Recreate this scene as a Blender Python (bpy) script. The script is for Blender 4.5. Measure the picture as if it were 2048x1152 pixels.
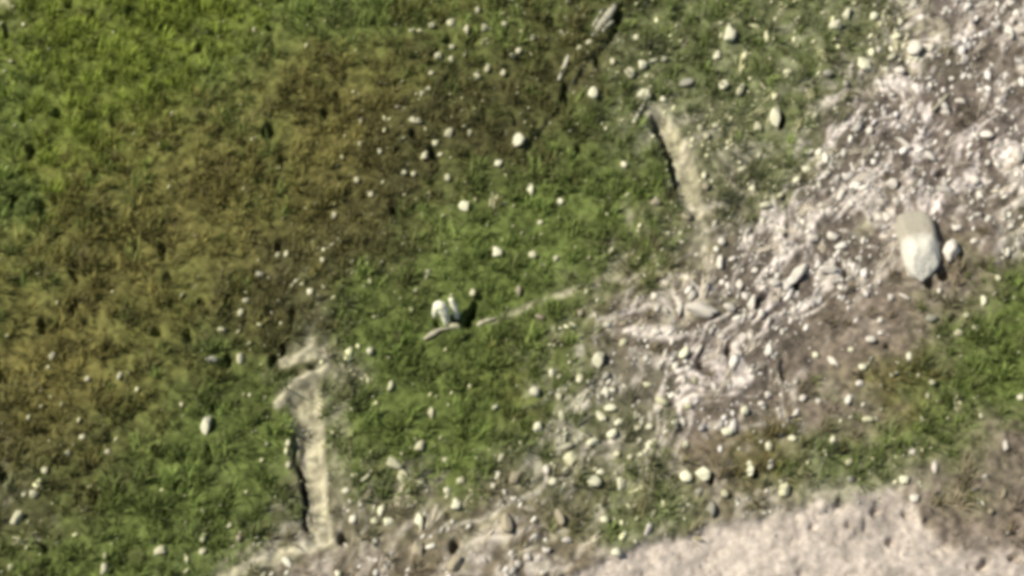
import bpy, math, random
import numpy as np

# ------------------------------------------------------------------ camera, sky, sun, exposure
scene = bpy.context.scene
for o in list(bpy.data.objects):
    bpy.data.objects.remove(o)
C = scene.collection

PITCH = math.radians(60.0)           # the drone looks down at the hillside
HFOV = math.radians(30.0)
PPM = 89.0                           # photograph pixels per metre of ground at the centre
FOC = 1024.0 / math.tan(HFOV / 2)
DIST = FOC / PPM
CAM = np.array([0.0, -DIST * math.cos(PITCH), DIST * math.sin(PITCH)])
FW = np.array([0.0, math.cos(PITCH), -math.sin(PITCH)])
UP = np.array([0.0, math.sin(PITCH), math.cos(PITCH)])

cam_data = bpy.data.cameras.new('camera')
cam_data.sensor_width = 36.0
cam_data.angle = HFOV
cam_data.clip_start = 0.5
cam_data.clip_end = 3000.0
cam = bpy.data.objects.new('camera', cam_data)
cam.location = CAM
cam.rotation_euler = (math.pi / 2 - PITCH, 0, 0)
C.objects.link(cam)
scene.camera = cam

SUN_TO = np.array([-0.80, 0.10, 1.00]); SUN_TO /= np.linalg.norm(SUN_TO)   # light from the left
sun_el = math.asin(SUN_TO[2])
sun_data = bpy.data.lights.new('sun', 'SUN')
sun_data.energy = 5.0
sun_data.angle = math.radians(0.5)
sun_data.color = (1.0, 0.93, 0.78)
sun = bpy.data.objects.new('sun', sun_data)
import mathutils
sun.rotation_euler = mathutils.Vector(-SUN_TO).to_track_quat('-Z', 'Y').to_euler()
sun.location = (-20, 5, 30)
C.objects.link(sun)

world = bpy.data.worlds.new('World')
scene.world = world
world.use_nodes = True
wn = world.node_tree
wn.nodes.clear()
sky = wn.nodes.new('ShaderNodeTexSky')
sky.sky_type = 'NISHITA'
sky.sun_disc = False
sky.sun_elevation = sun_el
sky.sun_rotation = math.atan2(SUN_TO[0], SUN_TO[1])
bg = wn.nodes.new('ShaderNodeBackground')
bg.inputs['Strength'].default_value = 0.06
wo = wn.nodes.new('ShaderNodeOutputWorld')
wn.links.new(sky.outputs[0], bg.inputs[0])
wn.links.new(bg.outputs[0], wo.inputs[0])

scene.view_settings.view_transform = 'Standard'
scene.view_settings.look = 'None'
scene.view_settings.exposure = 0.1
scene.view_settings.gamma = 1.0
scene.view_settings.use_curve_mapping = False
scene.render.engine = 'CYCLES'
scene.cycles.pixel_filter_type = 'BLACKMAN_HARRIS'
scene.cycles.filter_width = 4.6      # the small drone camera's soft picture
scene.cycles.max_bounces = 6

rng = np.random.default_rng(7)
random.seed(7)

# ------------------------------------------------------------------ plan of the hillside
def plan(px, py):
    """survey mark in the photograph -> ground position (metres)"""
    d = FW + (px - 1024.0) / FOC * np.array([1.0, 0, 0]) + (576.0 - py) / FOC * UP
    t = -CAM[2] / d[2]
    p = CAM + t * d
    return p[0], p[1]

def survey(x, y):
    """ground position -> survey mark"""
    vy = y - CAM[1]; vz = -CAM[2]
    zc = vy * FW[1] + vz * FW[2]
    return 1024.0 + FOC * x / zc, 576.0 - FOC * (vy * UP[1] + vz * UP[2]) / zc

def _hash(ix, iy, seed):
    n = (ix.astype(np.int64) * 374761393 + iy.astype(np.int64) * 668265263 + seed * 1274126177) & 0xffffffff
    n = ((n ^ (n >> 13)) * 1274126177) & 0xffffffff
    n = (n ^ (n >> 16)) & 0xffffff
    return n / float(0xffffff)

def vnoise(x, y, seed=0):
    x = np.asarray(x, float); y = np.asarray(y, float)
    ix = np.floor(x); iy = np.floor(y)
    fx = x - ix; fy = y - iy
    fx = fx * fx * (3 - 2 * fx); fy = fy * fy * (3 - 2 * fy)
    a = _hash(ix, iy, seed); b = _hash(ix + 1, iy, seed)
    c = _hash(ix, iy + 1, seed); d = _hash(ix + 1, iy + 1, seed)
    return (a * (1 - fx) + b * fx) * (1 - fy) + (c * (1 - fx) + d * fx) * fy

def fbm(x, y, seed=0, octv=3):
    s = 0; a = 0.5; t = 0
    for k in range(octv):
        s = s + a * vnoise(x, y, seed + 17 * k); t += a
        x = x * 2.03 + 3.1; y = y * 2.03 + 1.7; a *= 0.5
    return s / t

def sstep(a, b, x):
    t = np.clip((x - a) / (b - a), 0, 1)
    return t * t * (3 - 2 * t)

# ground cover, one entry for every 128 survey units
# g bright grass, G green grass, o olive dry grass, d dark olive grass, t thin grey-green grass,
# m smooth brown soil, b bare brown soil, k reddish dry growth, r pale rubble, p pale gravel
COVER = [
 "gt g  g  g  gG G  G  Go Gd dG dG Gt tG tG tr rp r ",
 "Gg g  g  gG Go oG oG dG dG d  tG Gt Gt tG rt r  rm",
 "Gg g  go oG oG o  do d  d  Gd Gt t  tG rt r  rm rp",
 "G  go oG o  oG od d  dG G  G  G  tb tG r  rm r  r ",
 "oG oG o  oG od d  dG G  G  G  Gb bt r  r  rm m  Gm",
 "oG o  oG oG d  dt G  G  G  Gb br r  r  mb m  Gm G ",
 "o  o  oG Gd Gd t  G  G  Go Gr rt r  rm m  kG G  G ",
 "do do dG G  G  Gt G  G  Gt tr tr mk kG Gt Gt Gm m ",
 "dt dG G  G  Gt bt tb bt br bG Gt bt bt p  p  m  m ",
 "dG G  G  Gt tb b  b  b  br b  p  p  p  p  p  p  p ",
]
TYPES = 'gGodtbkrpm'
W = np.zeros((10, 17, len(TYPES)))
for j, row in enumerate(COVER):
    cells = [row[k * 3:k * 3 + 3].strip() for k in range(17)]
    for i, cell in enumerate(cells):
        for n, ch in enumerate(cell):
            W[j, i, TYPES.index(ch)] += (0.6, 0.4)[n] if len(cell) == 2 else 1.0

GRAVEL = [(1100, 1175), (1190, 1128), (1255, 1100), (1330, 1072), (1420, 1052), (1560, 1030), (1680, 1008),
          (1760, 999), (1828, 1004), (1838, 1042), (1890, 1088), (1960, 1126), (2060, 1136), (2500, 1140)]
GX = np.array([p[0] for p in GRAVEL], float); GY = np.array([p[1] for p in GRAVEL], float)

def gravel_mask(px, py, soft=7.0):
    w = (fbm(px / 26.0, py / 26.0, 91, 3) - 0.5) * 30
    edge = np.interp(px + w, GX, GY)
    far = np.where(px < 1100, 1175 + (1100 - px) * 0.45, edge)
    return sstep(-soft, soft, py + w * 0.6 - far)

def cover(x, y):
    px, py = survey(x, y)
    wx = (fbm(x * 0.9, y * 0.9, 11, 4) - 0.5) * 190
    wy = (fbm(x * 0.9 + 40, y * 0.9, 12, 4) - 0.5) * 190
    wx = wx + (vnoise(x * 6, y * 6, 13) - 0.5) * 50
    wy = wy + (vnoise(x * 6, y * 6, 14) - 0.5) * 50
    u = np.clip((px + wx) / 128.0, 0, 15.999); v = np.clip((py + wy) / 128.0, 0, 8.999)
    i = u.astype(int); j = v.astype(int)
    fu = (u - i)[..., None]; fv = (v - j)[..., None]
    w = (W[j, i] * (1 - fu) + W[j, i + 1] * fu) * (1 - fv) + (W[j + 1, i] * (1 - fu) + W[j + 1, i + 1] * fu) * fv
    w = w ** 1.25
    w[..., 8] *= 0.35
    gm = gravel_mask(px, py)[..., None]
    w = w / w.sum(-1, keepdims=True) * (1 - gm)
    w[..., 8:9] += gm
    return w / np.maximum(w.sum(-1, keepdims=True), 1e-6)

def streak(x, y):
    # drifts of pale grit washed diagonally down the slope
    wx = (fbm(x * .8, y * .8, 101, 2) - .5) * 1.6; wy = (fbm(x * .8, y * .8, 102, 2) - .5) * 1.6
    c, sn = math.cos(.95), math.sin(.95)
    u = (x + wx) * c + (y + wy) * sn; v = -(x + wx) * sn + (y + wy) * c
    a = fbm(u * 1.1, v * 3.6, 103, 3); b = fbm(u * 2.6 + 7, v * 8.5, 104, 3)
    return sstep(.46, .66, .55 * a + .45 * b)

def seg_dist(px, py, pts):
    """distance to a polyline (survey units), with its arc position 0..1 and signed side"""
    best = np.full(np.shape(px), 1e9); arc = np.zeros(np.shape(px)); side = np.zeros(np.shape(px))
    n = len(pts) - 1
    for k in range(n):
        ax, ay = pts[k]; bx, by = pts[k + 1]
        dx, dy = bx - ax, by - ay
        L = dx * dx + dy * dy
        t = np.clip(((px - ax) * dx + (py - ay) * dy) / L, 0, 1)
        qx = ax + t * dx; qy = ay + t * dy
        d = np.hypot(px - qx, py - qy)
        m = d < best
        best = np.where(m, d, best); arc = np.where(m, (k + t) / n, arc)
        side = np.where(m, np.sign((px - ax) * dy - (py - ay) * dx), side)
    return best, arc, side

# two sunken, worn tracks; their flat arms; ridges of pale earth at their heads
TRACKS = [  # points, half width start, half width end, depth
    ([(608, 775), (616, 840), (624, 910), (632, 990), (643, 1072)], 28, 18, 0.24),
    ([(1306, 222), (1336, 262), (1364, 312), (1374, 370), (1384, 425)], 18, 20, 0.26),
]
WORN = [  # points, half width, strength : trodden pale earth without depth
    ([(655, 1082), (600, 1092), (545, 1112), (478, 1140), (400, 1190)], 13, 0.95),
    ([(556, 806), (585, 780), (620, 760), (656, 738)], 10, 1.0),
    ([(566, 728), (596, 716), (624, 712), (652, 704)], 11, 0.95),
    ([(606, 715), (622, 682)], 9, 0.7),
    ([(1384, 425), (1398, 470), (1404, 520)], 24, 0.55),
    ([(672, 830), (684, 900), (690, 1000)], 22, 0.35),
    ([(1190, 570), (1225, 548), (1262, 505)], 9, 0.6), ([(1222, 70), (1160, 150), (1085, 258)], 5, .5),
    ([(985, 638), (1060, 612), (1130, 590), (1200, 568), (1290, 545), (1400, 560)], 6.5, 0.85),
    ([(1330, 650), (1400, 625), (1460, 610)], 16, 0.6),
    ([(1015, 1110), (1080, 1085), (1150, 1055), (1185, 1050)], 9, 0.6),
    ([(985, 1020), (1010, 1080)], 13, 0.5), ([(930, 1140), (940, 1060), (980, 1045)], 14, 0.5),
    ([(1830, 0), (1845, 40), (1870, 60)], 26, 0.7),
    ([(1800, 75), (1832, 90), (1835, 130)], 17, 0.7),
    ([(1775, 395), (1750, 430), (1720, 470)], 15, 0.5),
    ([(0, 0), (12, 25)], 16, 0.5),
]
PITS = [ # survey x, y, half width, half height, depth m; many dug to darken spots of shadow
    (540, 265, 20, 11, .30), (186, 38, 13, 17, .25), (12, 62, 9, 16, .22), (60, 303, 9, 14, .25), (93, 303, 8, 12, .25),
    (50, 230, 9, 12, .22), (116, 228, 12, 10, .22), (223, 163, 8, 10, .2), (224, 248, 8, 10, .2), (148, 613, 10, 14, .28),
    (83, 650, 9, 14, .28), (150, 545, 9, 22, .2), (323, 495, 9, 22, .2), (26, 400, 9, 20, .22), (82, 413, 14, 16, .22),
    (110, 400, 9, 9, .2), (568, 325, 11, 14, .2), (556, 492, 8, 10, .26), (586, 628, 9, 22, .26), (563, 697, 8, 20, .32),
    (549, 720, 9, 20, .34), (598, 747, 16, 6, .2), (628, 734, 12, 5, .18), (687, 1077, 12, 11, .30), (909, 1092, 10, 13, .28), (786, 412, 10, 16, .26),
    (864, 311, 10, 16, .28), (346, 232, 14, 8, .24), (3, 945, 16, 16, .30), (3, 757, 12, 12, .28), (340, 553, 13, 9, .2),
    (406, 603, 10, 9, .2), (312, 664, 12, 14, .22), (378, 678, 9, 22, .2), (1130, 182, 10, 18, .3), (1232, 42, 9, 22, .3),
    (1202, 125, 12, 20, .22), (454, 605, 8, 24, .22), (452, 720, 9, 18, .26), (675, 195, 9, 12, .22), (688, 200, 8, 10, .2),
    (1404, 727, 10, 10, .28), (1455, 707, 9, 9, .28), (1783, 1083, 11, 9, .16), (1752, 1018, 12, 9, .14), (1700, 1048, 10, 9, .12),
    (1680, 1006, 14, 8, .14), (1815, 1026, 9, 9, .14), (1970, 1126, 15, 9, .2), (2028, 1117, 11, 9, .18), (1900, 1086, 18, 12, .12),
    (1630, 1052, 9, 9, .08), (1592, 1075, 8, 7, .08), (1720, 1060, 10, 7, .1), (1860, 1045, 12, 9, .12),
    (949, 613, 8, 9, .5), (941, 627, 11, 11, .6), (931, 643, 7, 8, .5), (877, 646, 7, 9, .26), (908, 638, 10, 5, .22), (1890, 548, 15, 12, .3), (1862, 566, 14, 8, .26),  # hollows right of the leaning stones added to strengthen their cast shadow
    (1919, 512, 7, 10, .22), (1886, 350, 14, 9, .16), (1780, 420, 10, 16, .12), (1682, 525, 8, 8, .24), (1690, 543, 6, 9, .24),
    (1592, 570, 9, 12, .25), (1534, 590, 10, 12, .25), (1565, 237, 6, 18, .26), (1777, 693, 7, 8, .24), (1724, 755, 8, 8, .24),
    (1910, 635, 9, 9, .2), (1568, 742, 9, 18, .2), (1330, 310, 8, 20, .1), (1395, 42, 6, 8, .2), (1900, 218, 9, 8, .26),
    (330, 60, 20, 8, .16), (312, 28, 8, 12, .18), (260, 28, 8, 14, .18), (140, 10, 9, 14, .2), (398, 92, 7, 9, .18), (426, 95, 8, 11, .18),
    (545, 55, 8, 10, .2), (545, 100, 9, 12, .2), (655, 225, 10, 12, .18), (95, 860, 10, 10, .1), (425, 815, 8, 9, .24),
    (88, 1097, 9, 14, .18), (106, 1137, 8, 8, .22), (190, 995, 9, 12, .2), (155, 1000, 10, 12, .2), (420, 905, 8, 22, .18),
    (590, 900, 6, 30, .14), (1425, 960, 8, 12, .2), (1512, 945, 8, 8, .2), (828, 268, 9, 9, .22), (800, 300, 9, 9, .16),
    (965, 245, 9, 9, .2), (1030, 240, 9, 12, .16), (1065, 250, 18, 7, .12), (1160, 295, 7, 12, .18), (900, 75, 9, 9, .18),
    (950, 80, 9, 12, .16), (876, 93, 8, 9, .18), (1012, 62, 7, 9, .18), (960, 715, 10, 7, .16), (960, 590, 10, 12, .12),
]
CLEAR = [(858, 575, 0)]

DARK_CUTS = [([(595, 925), (601, 955), (607, 1000), (612, 1050)], 5.5, .34), ([(1302, 232), (1325, 266), (1345, 303), (1348, 345), (1350, 392)], 6.5, .36),  # slots added along the tracks' left edge to darken its shadow; then dark creases
                    ([(1226, 62), (1196, 108), (1150, 172), (1100, 240), (1052, 312)], 8, .11), ([(1242, 12), (1236, 45), (1216, 80)], 8, .24)]

def earth(x, y):
    """height, bare-earth amount, grass suppression at ground positions"""
    px, py = survey(x, y)
    jx = (fbm(px / 20.0, py / 20.0, 71, 3) - 0.5) * 17
    jy = (fbm(px / 20.0, py / 20.0, 72, 3) - 0.5) * 17
    qx, qy = px + jx, py + jy
    near = np.exp(-(np.hypot(x, y) / 60.0) ** 2)
    h = (fbm(x * 0.5, y * 0.5, 1, 3) - 0.5) * 0.34 + (fbm(x * 2.1, y * 2.1, 2, 3) - 0.5) * 0.16 + (fbm(x * 7, y * 7, 3, 2) - 0.5) * 0.06
    far = np.hypot(x, y)
    h = h + np.where(far > 30, (fbm(x * 0.02, y * 0.02, 4, 3) - 0.5) * np.clip((far - 30) * 0.12, 0, 25), 0)
    tx = px + jx * .4; ty = py + jy * .4
    bare = np.zeros(np.shape(x)); nog = np.zeros(np.shape(x))
    for pts, w0, w1, dep in TRACKS:
        d, a, s = seg_dist(tx, ty, pts)
        hw = w0 + (w1 - w0) * a
        ends = sstep(0.0, 0.12, a) * (1 - 0.6 * sstep(0.86, 1.0, a))
        k = sstep(.3, .6, a) if w0 > 25 else 1.0
        prof = np.where(s > 0, 1 - sstep(hw * (.45 + .33 * k), hw * (1.5 - .4 * k), d), 1 - sstep(hw * .5, hw * 1.6, d))
        h = h - dep * prof * ends
        m = 1 - sstep(hw * 0.95, hw * 1.35, d)
        bare = np.maximum(bare, m * (1.0 if w0 > 25 else .8)); nog = np.maximum(nog, m)
    for pts, hw, st in WORN:
        d, a, s = seg_dist(tx, ty, pts)
        m = (1 - sstep(hw * 0.5, hw * 1.5, d)) * st * (1 if st >= .9 else sstep(.25, .6, fbm(px / 22., py / 22., 73, 2)))
        bare = np.maximum(bare, m); nog = np.maximum(nog, sstep(0.2, 0.7, m))
        if st >= 1.0:
            h = h + 0.09 * (1 - sstep(hw * 0.2, hw * 1.3, d))
    for pts, hw, dep in DARK_CUTS:
        d, a, s = seg_dist(qx, qy, pts)
        m = 1 - sstep(hw * .5, hw * 1.2, d)
        h = h - dep * m * (.5 + .5 * sstep(0, .15, a)); bare = bare * (1 - .8 * m); nog = np.maximum(nog, m)  # pale earth taken out of the cuts, painting their shade darker
    for cx, cy, rx, ry, dep in PITS:
        d = np.hypot((qx - cx) / (rx * 1.15), (qy - cy) / (ry * 1.15))
        m = 1 - sstep(0.55, 1.05, d)
        h = h - dep * m
        nog = np.maximum(nog, 1 - sstep(0.7, 1.2, d))
    gm = gravel_mask(px, py, 9.0)
    band = cover(x, y)[..., 7]
    h = h + band * (.06 * streak(x, y) + .10 * (fbm(x * 6.5, y * 6.5, 6, 2) - .5))
    h = h - 0.13 * gm
    h = h + gm * (fbm(x * 9, y * 9, 5, 2) - 0.5) * 0.035
    h = h - gm * .055 * sstep(.68, .80, fbm(x * 6.2, y * 6.2, 7, 2))
    nog = np.maximum(nog, gm)
    return h, bare, nog

def ground_z(x, y):
    return float(earth(np.array([x]), np.array([y]))[0][0])

# ------------------------------------------------------------------ materials
def new_mat(name):
    m = bpy.data.materials.new(name); m.use_nodes = True
    nt = m.node_tree; nt.nodes.clear()
    return m, nt, nt.nodes, nt.links

def tint_material(name, rough=0.95, noise_scale=14.0, amount=0.35, bump=0.3, translucent=0.0):
    m, nt, N, L = new_mat(name)
    out = N.new('ShaderNodeOutputMaterial')
    at = N.new('ShaderNodeAttribute'); at.attribute_name = 'tint'
    geo = N.new('ShaderNodeNewGeometry')
    no = N.new('ShaderNodeTexNoise'); no.inputs['Scale'].default_value = noise_scale; no.inputs['Detail'].default_value = 6
    no.inputs['Roughness'].default_value = 0.65
    L.new(geo.outputs['Position'], no.inputs['Vector'])
    mr = N.new('ShaderNodeMapRange'); mr.inputs['From Min'].default_value = 0.25; mr.inputs['From Max'].default_value = 0.75
    mr.inputs['To Min'].default_value = 1 - amount; mr.inputs['To Max'].default_value = 1 + amount
    L.new(no.outputs['Fac'], mr.inputs['Value'])
    mx = N.new('ShaderNodeVectorMath'); mx.operation = 'SCALE'
    L.new(at.outputs['Color'], mx.inputs[0]); L.new(mr.outputs['Result'], mx.inputs['Scale'])
    bs = N.new('ShaderNodeBsdfPrincipled'); bs.inputs['Roughness'].default_value = rough
    bs.inputs['Specular IOR Level'].default_value = 0.15
    L.new(mx.outputs[0], bs.inputs['Base Color'])
    if bump:
        bn = N.new('ShaderNodeTexNoise'); bn.inputs['Scale'].default_value = noise_scale * 2.5; bn.inputs['Detail'].default_value = 5
        L.new(geo.outputs['Position'], bn.inputs['Vector'])
        bp = N.new('ShaderNodeBump'); bp.inputs['Strength'].default_value = bump; bp.inputs['Distance'].default_value = 0.05
        L.new(bn.outputs['Fac'], bp.inputs['Height']); L.new(bp.outputs[0], bs.inputs['Normal'])
    if translucent:
        tr = N.new('ShaderNodeBsdfTranslucent'); L.new(mx.outputs[0], tr.inputs['Color'])
        ms = N.new('ShaderNodeMixShader'); ms.inputs[0].default_value = translucent
        L.new(bs.outputs[0], ms.inputs[1]); L.new(tr.outputs[0], ms.inputs[2]); L.new(ms.outputs[0], out.inputs[0])
    else:
        L.new(bs.outputs[0], out.inputs[0])
    return m

def stone_material(name, light, dark, scale=9.0, bias=0.5):
    m, nt, N, L = new_mat(name)
    out = N.new('ShaderNodeOutputMaterial')
    tc = N.new('ShaderNodeTexCoord'); oi = N.new('ShaderNodeObjectInfo')
    ad = N.new('ShaderNodeVectorMath'); ad.operation = 'ADD'
    L.new(tc.outputs['Object'], ad.inputs[0]); L.new(oi.outputs['Location'], ad.inputs[1])
    no = N.new('ShaderNodeTexNoise'); no.inputs['Scale'].default_value = scale; no.inputs['Detail'].default_value = 7
    no.inputs['Roughness'].default_value = 0.7
    L.new(ad.outputs[0], no.inputs['Vector'])
    cr = N.new('ShaderNodeValToRGB')
    cr.color_ramp.elements[0].position = bias - 0.22; cr.color_ramp.elements[0].color = (*dark, 1)
    cr.color_ramp.elements[1].position = bias + 0.10; cr.color_ramp.elements[1].color = (*light, 1)
    L.new(no.outputs['Fac'], cr.inputs[0])
    mr = N.new('ShaderNodeMapRange'); mr.inputs['To Min'].default_value = 0.76; mr.inputs['To Max'].default_value = 1.04
    L.new(oi.outputs['Random'], mr.inputs['Value'])
    sc = N.new('ShaderNodeVectorMath'); sc.operation = 'SCALE'
    L.new(cr.outputs[0], sc.inputs[0]); L.new(mr.outputs[0], sc.inputs['Scale'])
    bs = N.new('ShaderNodeBsdfPrincipled'); bs.inputs['Roughness'].default_value = 0.85
    bs.inputs['Specular IOR Level'].default_value = 0.25
    L.new(sc.outputs[0], bs.inputs['Base Color'])
    bp = N.new('ShaderNodeBump'); bp.inputs['Strength'].default_value = 0.5; bp.inputs['Distance'].default_value = 0.02
    L.new(no.outputs['Fac'], bp.inputs['Height']); L.new(bp.outputs[0], bs.inputs['Normal'])
    L.new(bs.outputs[0], out.inputs[0])
    return m

M_ground = tint_material('ground_earth', 0.97, 9.0, 0.30, 0.5)
M_grass = tint_material('grass_blades', 0.8, 5.0, 0.25, 0, 0.25)
M_scree = tint_material('scree_stones', 0.9, 18.0, 0.22, 0.3)
M_straw = tint_material('dry_straw', 0.85, 6.0, 0.25, 0, 0.0)
M_white = stone_material('white_stone', (.82, .80, .59), (.68, .65, .46), 9, 0.45)
M_bright = stone_material('bright_stone', (.90, .89, .68), (.80, .78, .58), 9, 0.4)
M_cream = stone_material('cream_stone', (.64, .62, .42), (.45, .43, .28), 9, 0.45)
M_pink = stone_material('pinkish_stone', (.76, .71, .62), (.60, .54, .46), 9, 0.42)
M_tan = stone_material('tan_stone', (.44, .39, .28), (.28, .24, .17), 8, 0.5)
M_grey = stone_material('grey_stone', (.42, .41, .33), (.26, .25, .20), 8, 0.5)

# ------------------------------------------------------------------ the ground, one sheet to the horizon
def axis(lo, hi, step, reach):
    mid = np.arange(lo, hi + step / 2, step)
    g = []; s = step; v = 0.0
    while v < reach:
        s *= 1.22; v += s; g.append(v)
    g = np.array(g)
    return np.concatenate([(lo - g)[::-1], mid, hi + g])

xs = axis(-14.0, 14.0, 0.045, 900.0)
ys = axis(-9.0, 10.0, 0.05, 900.0)
GXX, GYY = np.meshgrid(xs, ys)
H, BARE, NOG = earth(GXX, GYY)
WT = cover(GXX, GYY)
SOIL = np.array([(.128, .156, .034), (.110, .142, .040), (.142, .128, .042), (.076, .074, .030), (.140, .145, .082),
                 (.165, .138, .096), (.150, .116, .060), (.122, .104, .084), (.51, .45, .395), (.195, .160, .126)])
GRASS = np.array([(.192, .238, .042), (.158, .206, .058), (.194, .176, .058), (.122, .117, .046), (.175, .190, .098),
                  (.225, .190, .115), (.195, .146, .066), (.33, .29, .21), (.3, .26, .2), (.20, .165, .11)])
EARTH_PALE = np.array((.40, .375, .26))

def soil_colour(wt, bare, x, y):
    col = wt @ SOIL
    pale = EARTH_PALE * (0.8 + 0.35 * fbm(x * 3, y * 3, 21, 3))[..., None]
    col = col * (1 - bare[..., None]) + pale * bare[..., None]
    r = np.clip(wt[..., 7:8] * 1.25, 0, 1) + 0.35 * wt[..., 5:6] + .25 * wt[..., 4:5]
    k = r * streak(x, y)[..., None] * .85
    col = col * (1 - k) + np.array((.75, .685, .61)) * k
    lil = fbm(x * 0.5, y * 0.5, 31, 2)[..., None]
    col = col * (1 + r * (np.array((.01, -.01, .07)) * (lil - 0.4) * 2))
    return col

STREAK = streak(GXX, GYY)
COL = soil_colour(WT, BARE, GXX, GYY)
# grit and dust: uneven tone that belongs to the soil itself
grit = fbm(GXX * 8, GYY * 8, 41, 3)
gr = np.where(WT[..., 8] > .5, .35, 1.0)
COL = COL * (1 + gr * (sstep(.2, .8, grit) - .5) * .8)[..., None]
blot = sstep(.55, .75, fbm(GXX * 1.9, GYY * 1.9, 43, 3)) * WT[..., 8]
COL = COL * (1 - .30 * blot)[..., None]

def mesh_from_arrays(name, verts, faces_flat, loop_counts, tint, smooth=True):
    me = bpy.data.meshes.new(name)
    me.vertices.add(len(verts)); me.vertices.foreach_set('co', np.ascontiguousarray(verts, np.float32).ravel())
    me.loops.add(len(faces_flat)); me.loops.foreach_set('vertex_index', np.ascontiguousarray(faces_flat, np.int32))
    me.polygons.add(len(loop_counts))
    st = np.concatenate([[0], np.cumsum(loop_counts)[:-1]]).astype(np.int32)
    me.polygons.foreach_set('loop_start', st)
    if smooth:
        me.polygons.foreach_set('use_smooth', np.ones(len(loop_counts), bool))
    me.update(calc_edges=True)
    if tint is not None:
        at = me.attributes.new('tint', 'FLOAT_COLOR', 'POINT')
        at.data.foreach_set('color', np.concatenate([tint, np.ones((len(tint), 1))], 1).astype(np.float32).ravel())
    me.validate()
    return me

def link(name, me, mat, label=None, cat=None, group=None, kind=None, parent=None):
    o = bpy.data.objects.new(name, me); C.objects.link(o)
    if mat and not me.materials: me.materials.append(mat)
    if label: o['label'] = label
    if cat: o['category'] = cat
    if group: o['group'] = group
    if kind: o['kind'] = kind
    if parent: o.parent = parent
    return o

ny, nx = GXX.shape
idx = np.arange(ny * nx).reshape(ny, nx)
quads = np.stack([idx[:-1, :-1], idx[:-1, 1:], idx[1:, 1:], idx[1:, :-1]], -1).reshape(-1)
me = mesh_from_arrays('ground', np.stack([GXX, GYY, H], -1).reshape(-1, 3), quads, np.full((ny - 1) * (nx - 1), 4), COL.reshape(-1, 3))
link('ground', me, M_ground, 'uneven hillside ground with worn tracks and a pale gravel patch', kind='structure')

# height lookup on the fine part of the sheet
X0, Y0 = xs[0], ys[0]
def sample(field, x, y):
    i = np.clip(np.searchsorted(xs, x) - 1, 0, nx - 2); j = np.clip(np.searchsorted(ys, y) - 1, 0, ny - 2)
    fx = (x - xs[i]) / (xs[i + 1] - xs[i]); fy = (y - ys[j]) / (ys[j + 1] - ys[j])
    if field.ndim == 3: fx = fx[:, None]; fy = fy[:, None]
    return (field[j, i] * (1 - fx) + field[j, i + 1] * fx) * (1 - fy) + (field[j + 1, i] * (1 - fx) + field[j + 1, i + 1] * fx) * fy

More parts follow.
